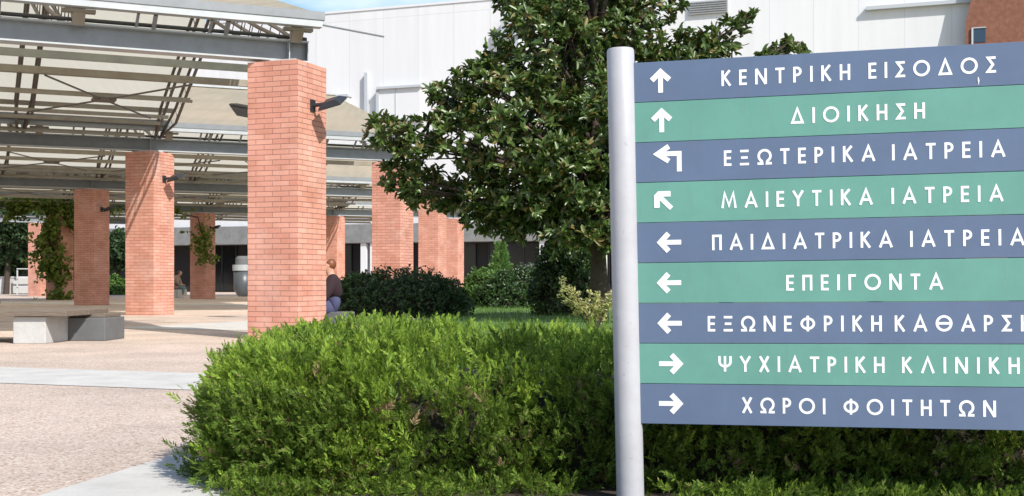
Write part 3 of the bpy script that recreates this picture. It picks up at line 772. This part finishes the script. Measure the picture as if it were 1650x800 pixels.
# ------------------------------------------------------------------ trees and shrubs
def blob_points(lobes, n, shell=.55, gapn=1.6, gapt=-.12, seed=0):
    """points inside a set of ellipsoids, biased to their shells, thinned by a noise so that gaps open"""
    P = []; N = []
    vol = np.array([l[1] ** 2 for l in lobes]); vol = vol / vol.sum()
    off = Vector((seed * 7.3, seed * 3.1, seed))
    while len(P) < n:
        i = rng.choice(len(lobes), p=vol); c, r, sq = lobes[i]
        d = randdir(1)[0]; k = r * (shell + (1 - shell) * random.random() ** .6) * (1 + .0)
        k *= 1 + .35 * noise.noise(Vector(d * 2.2) + off + Vector((i * 3.7, 0, 0)))
        p = Vector((c[0] + d[0] * k, c[1] + d[1] * k, c[2] + d[2] * k * sq))
        if p.z < .15: continue
        if noise.noise(p * gapn + off) < gapt: continue
        P.append(p); N.append(d)
    return np.array(P), np.array(N)
def leafy(name, parent, m, P, N, per, ln, wd, outward=.6, up=.4, rosette=True):
    n = len(P)
    ax = unit(N * outward + np.array([0, 0, up]) + randdir(n) * .55)
    out = []
    for k in range(per):
        d0 = randdir(n); d = unit(np.cross(ax, d0)) * rng.uniform(.5, 1.0, n)[:, None] + ax * rng.uniform(.1, .9, n)[:, None]
        L = ln * rng.uniform(.65, 1.25, n); Wd = wd * rng.uniform(.75, 1.2, n)
        V, F = leaves(P + randdir(n) * ln * (.12 if rosette else .6), d, ax + .3 * randdir(n), L, Wd)
        out.append(V)
    return quads_mesh(name, np.concatenate(out, 0), m, 6, F, parent, ORG[parent])

def pxp(px, py, d): return ((px - 825) / 2000 * d, d, EYE + (453 - py) / 2000 * d)
def build_magnolia():
    d = 20.0; base = Vector((1.38, d, .1))
    root = empty('magnolia_tree', base, 'big dark glossy leaved broadleaf tree behind the sign post', 'tree')
    S = 1 / 100.
    spec = [  # (x m, dy m, z m, r m)
        (1.25, .2, 5.6, 1.05), (.55, -.3, 4.55, .95), (-.5, -.5, 3.95, .42), (-1.05, .1, 3.85, .34), (-.2, .5, 4.3, .36),
        (.1, -.6, 3.3, .95), (-.85, -.4, 3.0, .60), (-1.45, -.6, 3.05, .45), (-2.0, -.5, 3.15, .32), (-1.3, .3, 2.3, .50), (-1.75,-.2,2.45,.35),
        (-.55, .2, 2.15, .62), (.25, -.3, 2.0, .62), (.95, -.6, 2.45, .85), (1.5, -.2, 3.3, 1.0), (2.3, .2, 2.6, .9),
        (2.35, .2, 4.0, .8), (3.0, 0, 3.4, .75), (1.75, .6, 4.7, .8), (2.35, .3, 5.35, .6), (3.05, .1, 4.55, .40), (3.55, 0, 4.72, .36), (3.8, 0, 4.95, .22), (2.75,.2,4.3,.5),
        (4.15, -.1, 4.15, .42), (4.45, 0, 4.48, .26), (.9, .4, 6.6, 1.0), (1.9, -.2, 6.5, .9), (1.3, .1, 7.6, .8), (.2, .5, 5.6, .6), (1.2, 1.3, 3.6, 1.3), (1.2, 1.5, 5.2, 1.2),
        (.2, 1.3, 2.9, 1.0), (2.4, 1.4, 3.2, 1.1), (3.6, .3, 3.0, .6), (1.75, -.2, 2.1, .6), (-.9, .5, 3.5, .3), (.35, 0, 1.72, .42), (.85, -.5, 1.65, .5), (1.05, .5, 1.5, .45), (-.2, 0, 1.8, .4), (1.9, .3, 1.6, .5), (.7, .8, 2.0, .6), (1.15, -.7, 1.75, .5), (1.45, -.6, 1.55, .45), (1.75, -.5, 1.35, .4)]
    lobes = [((x, d + y, z), r * (.86 if z > 4.9 else 1), .85) for x, y, z, r in spec]
    tk = MB(); tk.tube([base + Vector((0, 0, -.2)), base + Vector((.02, 0, .9)), base + Vector((-.05, 0, 2.0)), base + Vector((-.02, .1, 3.6)), base + Vector((-.05, .1, 5.4)), base + Vector((-.05, .1, 7.4))], [.19, .13, .115, .09, .06, .02], 12)
    for x, y, z, r in spec:
        e = Vector((x, d + y, z)); h0 = max(1.5, min(z - .7, 5.6)) ; s = Vector((base.x - .04, d + .05, h0 * .82 + .1))
        mid = s.lerp(e, .5) + Vector((0, 0, .12))
        tk.tube([s, mid, e], [.055, .035, .012], 7)
        for q in range(5):
            dd = Vector(randdir(1)[0]); tk.tube([s.lerp(e, .7), e + dd * r * .85], [.016, .006], 5)
    tk.build('trunk', M['bark'], root, smooth=True)
    P, N = blob_points(lobes, 6900, .4, 2.1, -.08, 2)
    leafy('crown', root, M['magnolia'], P, N, 8, .15, .058, .6, .45)
    return root
build_magnolia()

def bush(name, label, c, r, squash, m, n, per, ln, wd, cat='shrub', group=None, lob=7, seed=1, gap=-.5):
    root = empty(name, (c[0], c[1], .05), label, cat, group)
    lobes = []
    rn = random.Random(seed)
    for i in range(lob):
        a = rn.random() * 6.283; k = rn.random() ** .5 * .55
        lobes.append(((c[0] + math.cos(a) * r[0] * k, c[1] + math.sin(a) * r[1] * k, c[2] + r[2] * rn.uniform(.35, .55)), min(r[0], r[1]) * rn.uniform(.5, .62), squash))
    P, N = blob_points(lobes, n, .6, 3, gap, seed)
    keep = P[:, 2] < c[2] + r[2]
    P, N = P[keep], N[keep]
    leafy('foliage', root, m, P, N, per, ln, wd, .7, .4, False)
    st = MB()
    for i in range(6):
        l = lobes[i % lob][0]; st.tube([(c[0] + rn.uniform(-.1, .1), c[1], 0), ((l[0] + c[0]) / 2, l[1], l[2] * .5), l], [.03, .02, .008], 6)
    st.build('stem', M['bark'], root)
    return root
def mound(name, label, c, rx, ry, hgt, m, n, per, ln, wd, seed=1, cat='shrub', e=2.6):
    """dense rounded clipped shrub"""
    root = empty(name, (c[0], c[1], .05), label, cat)
    core = MB(); vs = []; nu, nv = 20, 8
    def pt(th, ph, k):
        ct, sp, cp = math.cos(ph), math.sin(ph), 0
        f = lambda q: math.copysign(abs(q) ** (2 / e), q)
        return Vector((c[0] + rx * k * f(math.cos(ph)) * f(math.cos(th)), c[1] + ry * k * f(math.cos(ph)) * f(math.sin(th)), c[2] + hgt * k * f(math.sin(ph))))
    for j in range(nv + 1):
        for i in range(nu): vs.append(pt(2 * math.pi * i / nu, math.pi / 2 * j / nv * .98, .86))
    fs = [(j * nu + i, j * nu + (i + 1) % nu, (j + 1) * nu + (i + 1) % nu, (j + 1) * nu + i) for j in range(nv) for i in range(nu)]
    fs.append(tuple(nv * nu + i for i in range(nu)))
    core.add(vs, fs); core.build('shade_core', M['dark_core'], root)  # dark hull, shade between the leaves put into its colour
    P = []; N = []
    rn = random.Random(seed)
    for i in range(n):
        th = rn.random() * 6.283; ph = math.asin(rn.random()); p = pt(th, ph, 1)
        d = (p - Vector((c[0], c[1], c[2] + hgt * .2))).normalized()
        p += d * (noise.noise(p * 3) * .16 + noise.noise(p * 8) * .09 + rn.gauss(-.04, .05))
        P.append(p); N.append(d)
    leafy('foliage', root, m, np.array(P), np.array(N), per, ln, wd, .8, .3, False)
    return root
mound('boxwood_bush', 'broad dark green clipped bush between the seated person and the tree', (-2.25, 24.0, .1), 1.42, .95, .86, M['bush'], 2600, 5, .062, .034, 3)
mound('round_shrub', 'dark shaded round shrub at the foot of the tree trunk', (1.05, 24.5, .1), .62, .6, 1.75, M['bush'], 1500, 5, .08, .045, 5, e=2.0)
mound('round_shrub', 'low dark spreading shrub in front of the dark entrance', (.25, 31, .1), 1.25, .8, .95, M['bush'], 1800, 5, .08, .045, 6, e=2.0)
mound('round_shrub', 'bright green rounded shrub right of the far brick column', (-.72, 32.5, .1), .62, .6, .98, M['bush_bright'], 1200, 5, .075, .04, 7, e=2.0)
mound('round_shrub', 'grey leaved shrub below the white railing', (.65, 36, .1), .75, .6, 1.15, M['grey_leaf'], 900, 5, .08, .045, 8, e=2.0)
def cone_conifer(label, c, r, hgt, n=900):
    root = empty('dwarf_conifer', c, label, 'conifer')
    P = []; N = []
    for i in range(n):
        t = random.random() ** 1.4; a = random.random() * 6.283; rr = r * (1 - t) * random.uniform(.7, 1.05)
        P.append((c[0] + math.cos(a) * rr, c[1] + math.sin(a) * rr, c[2] + .1 + t * hgt)); N.append((math.cos(a), math.sin(a), .9))
    V = sprays(np.array(P), np.array(N), 7, .11, .018, .8)
    quads_mesh('foliage', V, M['conifer'], 4, [(0, 1, 2, 3)], root, ORG[root])
    b = MB(); b.tube([c, (c[0], c[1], c[2] + hgt * .9)], [.05, .01], 6); b.build('trunk', M['bark'], root)
cone_conifer('small pale green cone shaped conifer among the shrubs', (-.30, 33.5, .1), .42, 1.55)
# pale yellow flowering twigs between hedge and tree
def wisp():
    base = Vector((1.0, 15, .13)); root = empty('spindly_shrub', base, 'spindly pale yellow leaved shrub poking up behind the hedge by the post', 'shrub')
    st = MB(); P = []; N = []
    for i in range(16):
        e = base + Vector((random.uniform(-.55, .35), random.uniform(-.2, .2), random.uniform(.36, .62)))
        if i < 4: e = base + Vector((-.42 + i * .1, 0, .72 - i * .11))
        mid = base.lerp(e, .5) + Vector((0, 0, .06)); st.tube([base, mid, e], [.008, .006, .003], 5)
        for q in range(18):
            f = random.uniform(.45, 1); p = base.lerp(e, f) + Vector(randdir(1)[0]) * .03; P.append(p); N.append((0, 0, 1))
    st.build('stem', M['bark'], root)
    leafy('foliage', root, M['yellow_leaf'], np.array(P), np.array(N), 4, .05, .024, .3, .7, False)
wisp()
# lawn blades
bl = 26000
X = rng.uniform(-1.6, 4.5, bl); Y = 6.6 + 46 * rng.random(bl) ** 1.2
keepm = X > -1.5 + 0 * Y; X, Y = X[keepm], Y[keepm]; Pb = np.stack([X, Y, np.full(len(X), .13)], 1)
Db = unit(np.array([0, 0, 1.]) + randdir(len(X)) * .45); Lb = rng.uniform(.05, .11, len(X)); Sb = unit(np.cross(Db, randdir(len(X)))) * .006
Vb = np.stack([Pb - Sb, Pb + Sb, Pb + Db * Lb[:, None]], 1)
gr = quads_mesh('grass', Vb, M['blade'], 3, [(0, 1, 2)]); tag(gr, 'short green lawn grass behind the hedge', 'grass', kind='stuff')

# vines on the pergola at the left
def vine(label, pts, n, seed, name='climbing_vine'):
    base = Vector(pts[0]); root = empty(name, base, label, 'vine'); P = []; N = []; st = MB()
    P3 = [Vector(p) for p in pts]
    st.tube(P3, .03, 6); st.build('stem', M['bark'], root)
    for i in range(n):
        k = random.randrange(len(P3) - 1); p = P3[k].lerp(P3[k + 1], random.random())
        p = p + Vector((random.gauss(0, .3), random.gauss(-.15, .2), -abs(random.gauss(0, .35)) + .15))
        if noise.noise(p * 1.3 + Vector((seed, 0, 0))) < -.1: continue
        P.append(p); N.append((random.gauss(0, 1), -1, .3))
    leafy('foliage', root, M['vine'], np.array(P), np.array(N), 5, .17, .12, .6, .3, False)
c4 = W(0, 39, 0)
vine('green ivy climbing over the shaded column and its beam', [c4 + Vector((.2, -.6, 0)), c4 + Vector((-.1, -.62, 1.6)), c4 + Vector((-.2, -.62, 2.4)), c4 + Vector((.0, -.62, 3.1)), W(.3, 38.6, 3.7), W(2.6, 38.6, 3.9)], 1300, 1)
vine('long green vine hanging from the far steel beam at left', [W(.2, 38.7, 4.05), W(-2, 38.8, 3.95), W(-4, 38.7, 4.0), W(-6.2, 38.7, 3.95)], 1700, 2)
vine('thin vine hanging under the roof near the distant column', [W(6.0, 38.2, 1.6), W(5.9, 38.3, 2.6), W(5.7, 38.5, 3.6), W(4.2, 38.6, 3.9)], 170, 3)

def far_tree(label, px, d, z, r, seed, n=900):
    x = (px - 825) / 2000 * d; root = empty('leafy_tree', (x, d, 0), label, 'tree', None)
    rn = random.Random(seed); lobes = []
    for i in range(9):
        a = rn.random() * 6.283; k = rn.random() ** .5 * r * .7
        lobes.append(((x + math.cos(a) * k, d + math.sin(a) * k, z + rn.uniform(-.5, .5) * r), r * rn.uniform(.4, .6), .9))
    b = MB(); b.tube([(x, d, -.1), (x + .1, d, z * .5), (x, d, z)], [.2, .15, .08], 8)
    for l in lobes: b.tube([(x + .05, d, z * .55), l[0]], [.07, .02], 5)
    b.build('trunk', M['bark'], root)
    P, N = blob_points(lobes, n, .45, .9, -.1, seed)
    leafy('crown', root, M['tree_far'], P, N, 6, .32, .16, .6, .4, False)
far_tree('dark leafy tree beyond the pergola at the left edge', 10, 74, 3.9, 2.6, 4, 2400)
far_tree('dark leafy tree beyond the ivy covered column', 92, 80, 4.3, 2.4, 5, 2000)
far_tree('bushy green tree half hidden behind the leftmost brick column', 52, 82, 3.6, 3.0, 14, 2200)
far_tree('low dark tree at the far left edge behind the pale railing', -18, 79, 2.6, 2.6, 15, 1800)
far_tree('slim dark tree showing between two brick columns', 188, 72, 2.5, 1.3, 6, 1300)
mound('round_shrub', 'low olive green shrub beyond the shaded brick columns', (-22.8, 71, 0), .8, .7, 1.0, M['bush_bright'], 500, 5, .14, .08, 9, e=2.0)

# ------------------------------------------------------------------ benches
def bench(p, length, label):
    root = empty('wooden_bench', p, label, 'bench', 'wood and concrete benches'); p = Vector(p)
    wd = 1.5; n = 8
    b = MB()
    for i in range(n):
        y = (i + .5) * wd / n
        b.box(p + AMB @ Vector((length / 2, y, .385)), (length, wd / n - .018, .07), AMB)
    b.build('seat', M['wood'], root, bevel=.006)
    x = .35; i = 0
    while x < length:
        b = MB(); b.box(p + AMB @ Vector((x, wd / 2, .172)), (.42, wd - .16, .344), AMB)
        b.build('leg', M['conc'], root, bevel=.01); x += 1.5; i += 1
    return root
AMB = Matrix.Rotation(R(-2), 3, 'Z')
bench((-11.0, 15.9, 0), 5.36, 'long weathered wooden bench on concrete blocks, nearest at the left')
bench((-20.2, 23.5, 0), 10.0, 'long dark wooden bench behind the nearest bench')
bench((-24.2, 33.0, 0), 9.0, 'farthest long wooden bench, in front of the shaded dark red column')
# dark concrete planter block at the end of the front bench
pb = empty('concrete_block', (-5.55, 16.9, 0), 'dark grey concrete block at the end of the nearest wooden bench', 'block')
b = MB(); b.box((-5.73, 16.9, .155), (.66, .75, .31), AMB); b.build('block_body', M['conc_black'], pb, bevel=.012)
b = MB(); b.box((-5.73, 16.9, .335), (.60, .62, .045), AMB); b.build('plank', M['wood'], pb, bevel=.005)

# ------------------------------------------------------------------ litter bin
def litter_bin(x, y):
    root = empty('litter_bin', (x, y, 0), 'dark litter bin with a pale rim, left of the tall front column', 'bin')
    b = MB(); b.tube([(x + .26, y, 0), (x + .26, y, 1.38)], .05, 12); b.build('post', M['black'], root)
    b = MB(); b.tube([(x, y, .46), (x, y, .5), (x, y, .62), (x, y, 1.02)], [.10, .14, .20, .205], 24); b.build('bin_body', mat('dark_bin_paint', (.06, .07, .08), .4), root, smooth=True)
    b = MB(); b.tube([(x, y, 1.022), (x, y, 1.15)], [.225, .225], 24); b.build('rim', M['steel_light'], root)
    b = MB(); b.tube([(x, y, 1.152), (x, y, 1.28), (x, y, 1.34)], [.17, .165, .12], 24); b.build('hood', M['conc_black'], root)
    b = MB(); b.bar((x + .15, y, .8), (x + .26, y, .8), .04, .06); b.bar((x + .15, y, .55), (x + .26, y, .55), .04, .06); b.build('bracket', M['black'], root)
    b = MB(); b.box((x + .26, y, .015), (.2, .2, .03)); b.build('base_plate', M['black'], root)
litter_bin(-5.85, 27.0)

# small pale railing and wall far left, white fence by the entrance
def railing(label, px, d, w, hgt, m):
    x = (px - 825) / 2000 * d; root = empty('metal_railing', (x, d, 0), label, 'railing')
    for f in np.linspace(0, w, max(2, int(w / .9) + 1)):
        b = MB(); b.bar((x + f, d, 0), (x + f, d, hgt), .07, .07, (0, 1, 0)); b.build('post', m, root)
    b = MB()
    for z in (hgt - .035, hgt * .62, hgt * .3): b.bar((x, d - .06, z), (x + w, d - .06, z), .05, .06)
    b.build('rail', m, root)
railing('pale metal railing beyond the leftmost brick column', 28, 73.5, 1.5, 1.55, M['white_metal'])
railing('white metal railing near the building entrance under the tree', 826, 70, 2.0, 1.5, M['white_metal'])
lw = empty('low_wall', (-30.5, 74, 0), 'low grey wall at the far left beyond the pergola', 'wall')
b = MB(); b.box((-30.6, 74.5, .5), (3.6, .3, 1.0)); b.build('wall_body', M['conc'], lw, bevel=.02)
b = MB(); b.box((-30.6, 74.5, 1.03), (3.7, .4, .06)); b.build('coping', M['wall'], lw)

# ------------------------------------------------------------------ seated people
def skin_mesh(name, joints, edges, m, parent, org, sub=2, root_i=0):
    me = bpy.data.meshes.new(name); me.from_pydata([tuple(j[0]) for j in joints], edges, []); me.update()
    o = bpy.data.objects.new(name, me); C.objects.link(o)
    o.modifiers.new('skin', 'SKIN').use_smooth_shade = True
    for i, j in enumerate(joints):
        sv = me.skin_vertices[0].data[i]; r = j[1]; sv.radius = r if isinstance(r, tuple) else (r, r); sv.use_root = (i == root_i)
    sb = o.modifiers.new('sub', 'SUBSURF'); sb.levels = sub; sb.render_levels = sub
    dg = bpy.context.evaluated_depsgraph_get(); nm = bpy.data.meshes.new_from_object(o.evaluated_get(dg))
    bpy.data.objects.remove(o); bpy.data.meshes.remove(me)
    nm.name = name; nm.shade_smooth()
    return link(name, nm, m, parent, False, 0, org)
def seated(loc, yaw, seat, label, top, legs, hair, shoe, lean=.1):
    root = empty('person', loc, label, 'person'); root.rotation_euler = (0, 0, yaw)
    org = Vector()
    f, s0 = 0, seat
    hip = (0, 0, s0 + .10); wa = (.01, 0, s0 + .27); ch = (.04 + lean * .6, 0, s0 + .47); nk = (.07 + lean, 0, s0 + .60); hd0 = (.11 + lean * 1.25, 0, s0 + .68)
    J = [(hip, .10), (wa, .09), (ch, .10), (nk, .055), (hd0, (.075, .085)), ((hd0[0] + .012, 0, hd0[2] + .10), (.078, .092)), ((hd0[0], 0, hd0[2] + .165), .055)]
    E = [(0, 1), (1, 2), (2, 3), (3, 4), (4, 5), (5, 6)]
    J.append(((hd0[0] + .105, 0, hd0[2] + .055), .014)); E.append((5, 7))          # nose
    for sd in (1, -1):
        J.append(((hd0[0] + .0, sd * .088, hd0[2] + .06), .016)); E.append((5, len(J) - 1))   # ear
    Jb, Eb = J, E
    legsJ, legsE, armJ, armE = [(hip, .185), (wa, .16)], [(0, 1)], [((0, 0, s0 + .17), .18), (ch, .185), ((nk[0], 0, nk[2] + .03), .12)], [(0, 1), (1, 2)]
    for sd in (1, -1):
        hp = (.06, sd * .10, s0 + .085); kn = (.45, sd * .13, s0 + .07); an = (.40, sd * .13, .09); toe = (.53, sd * .14, .05)
        b0 = len(Jb); Jb += [(hp, .085), (kn, .058), (an, .04), (toe, .03)]; Eb += [(0, b0), (b0, b0 + 1), (b0 + 1, b0 + 2), (b0 + 2, b0 + 3)]
        l0 = len(legsJ); legsJ += [(hp, .14), (kn, .105), ((.405, sd * .13, .15), .062)]; legsE += [(0, l0), (l0, l0 + 1), (l0 + 1, l0 + 2)]
        sh = (ch[0] + .01, sd * .19, ch[2] + .03); el = (ch[0] + .13, sd * .24, s0 + .24); wr = (.36, sd * .12, s0 + .20); pl = (.42, sd * .09, s0 + .19)
        a0 = len(Jb); Jb += [(sh, .055), (el, .042), (wr, .028), (pl, (.04, .018))]; Eb += [(2, a0), (a0, a0 + 1), (a0 + 1, a0 + 2), (a0 + 2, a0 + 3)]
        for q in range(4):
            k0 = len(Jb); y = pl[1] + (q - 1.5) * .02; ll = (.075, .085, .08, .06)[q]
            Jb += [((pl[0] + .04, y, pl[2] - .004), .009), ((pl[0] + ll, y, pl[2] - .03), .007)]; Eb += [(a0 + 3, k0), (k0, k0 + 1)]
        k0 = len(Jb); Jb += [((pl[0] + .01, pl[1] - sd * .045, pl[2] + .01), .009)]; Eb += [(a0 + 2, k0)]
        r0 = len(armJ); armJ += [((sh[0], sh[1], sh[2] + .01), .115), (el, .075), ((wr[0] - .03, wr[1], wr[2]), .045)]; armE += [(1, r0), (r0, r0 + 1), (r0 + 1, r0 + 2)]
        skin_mesh('shoe', [((.385, sd * .13, .06), .05), ((.47, sd * .135, .045), .045), ((.56, sd * .142, .035), .035)], [(0, 1), (1, 2)], shoe, root, org)
    skin_mesh('body', Jb, Eb, M['skin'], root, org)
    skin_mesh('trousers', legsJ, legsE, legs, root, org); skin_mesh('jacket', armJ, armE, top, root, org)
    skin_mesh('hair', [((hd0[0] - .04, 0, hd0[2] - .01), .09), ((hd0[0] - .03, 0, hd0[2] + .11), .112), ((hd0[0] + .01, 0, hd0[2] + .17), .075)], [(0, 1), (1, 2)], hair, root, org)
    return root
seated((-2.87, 20.2, 0), math.pi + .15, .30, 'person in a dark maroon jacket and blue trousers seated behind the tall front column', M['maroon'], M['denim'], M['hair'], M['shoe_dark'], .0)
b = MB(); b.box((-2.84, 20.2, .15), (.42, .42, .30), AM); tag(b.build('stone_seat', M['conc_black'], bevel=.015, origin=(-2.84, 20.2, 0)), 'low dark stone block under the person in maroon', 'block')
xp = (281 - 825) / 2000 * 58
seated((xp, 58, 0), .0, .42, 'person in a beige top and teal trousers seated beside the distant column', M['beige'], M['teal'], M['hair_dark'], M['shoe_white'], .12)
st = empty('concrete_block', (xp + .0, 58, 0), 'grey concrete block under the person in beige', 'block')
b = MB(); b.box((xp, 58, .20), (.9, .7, .40), AM); b.build('block_body', M['conc'], st, bevel=.015)
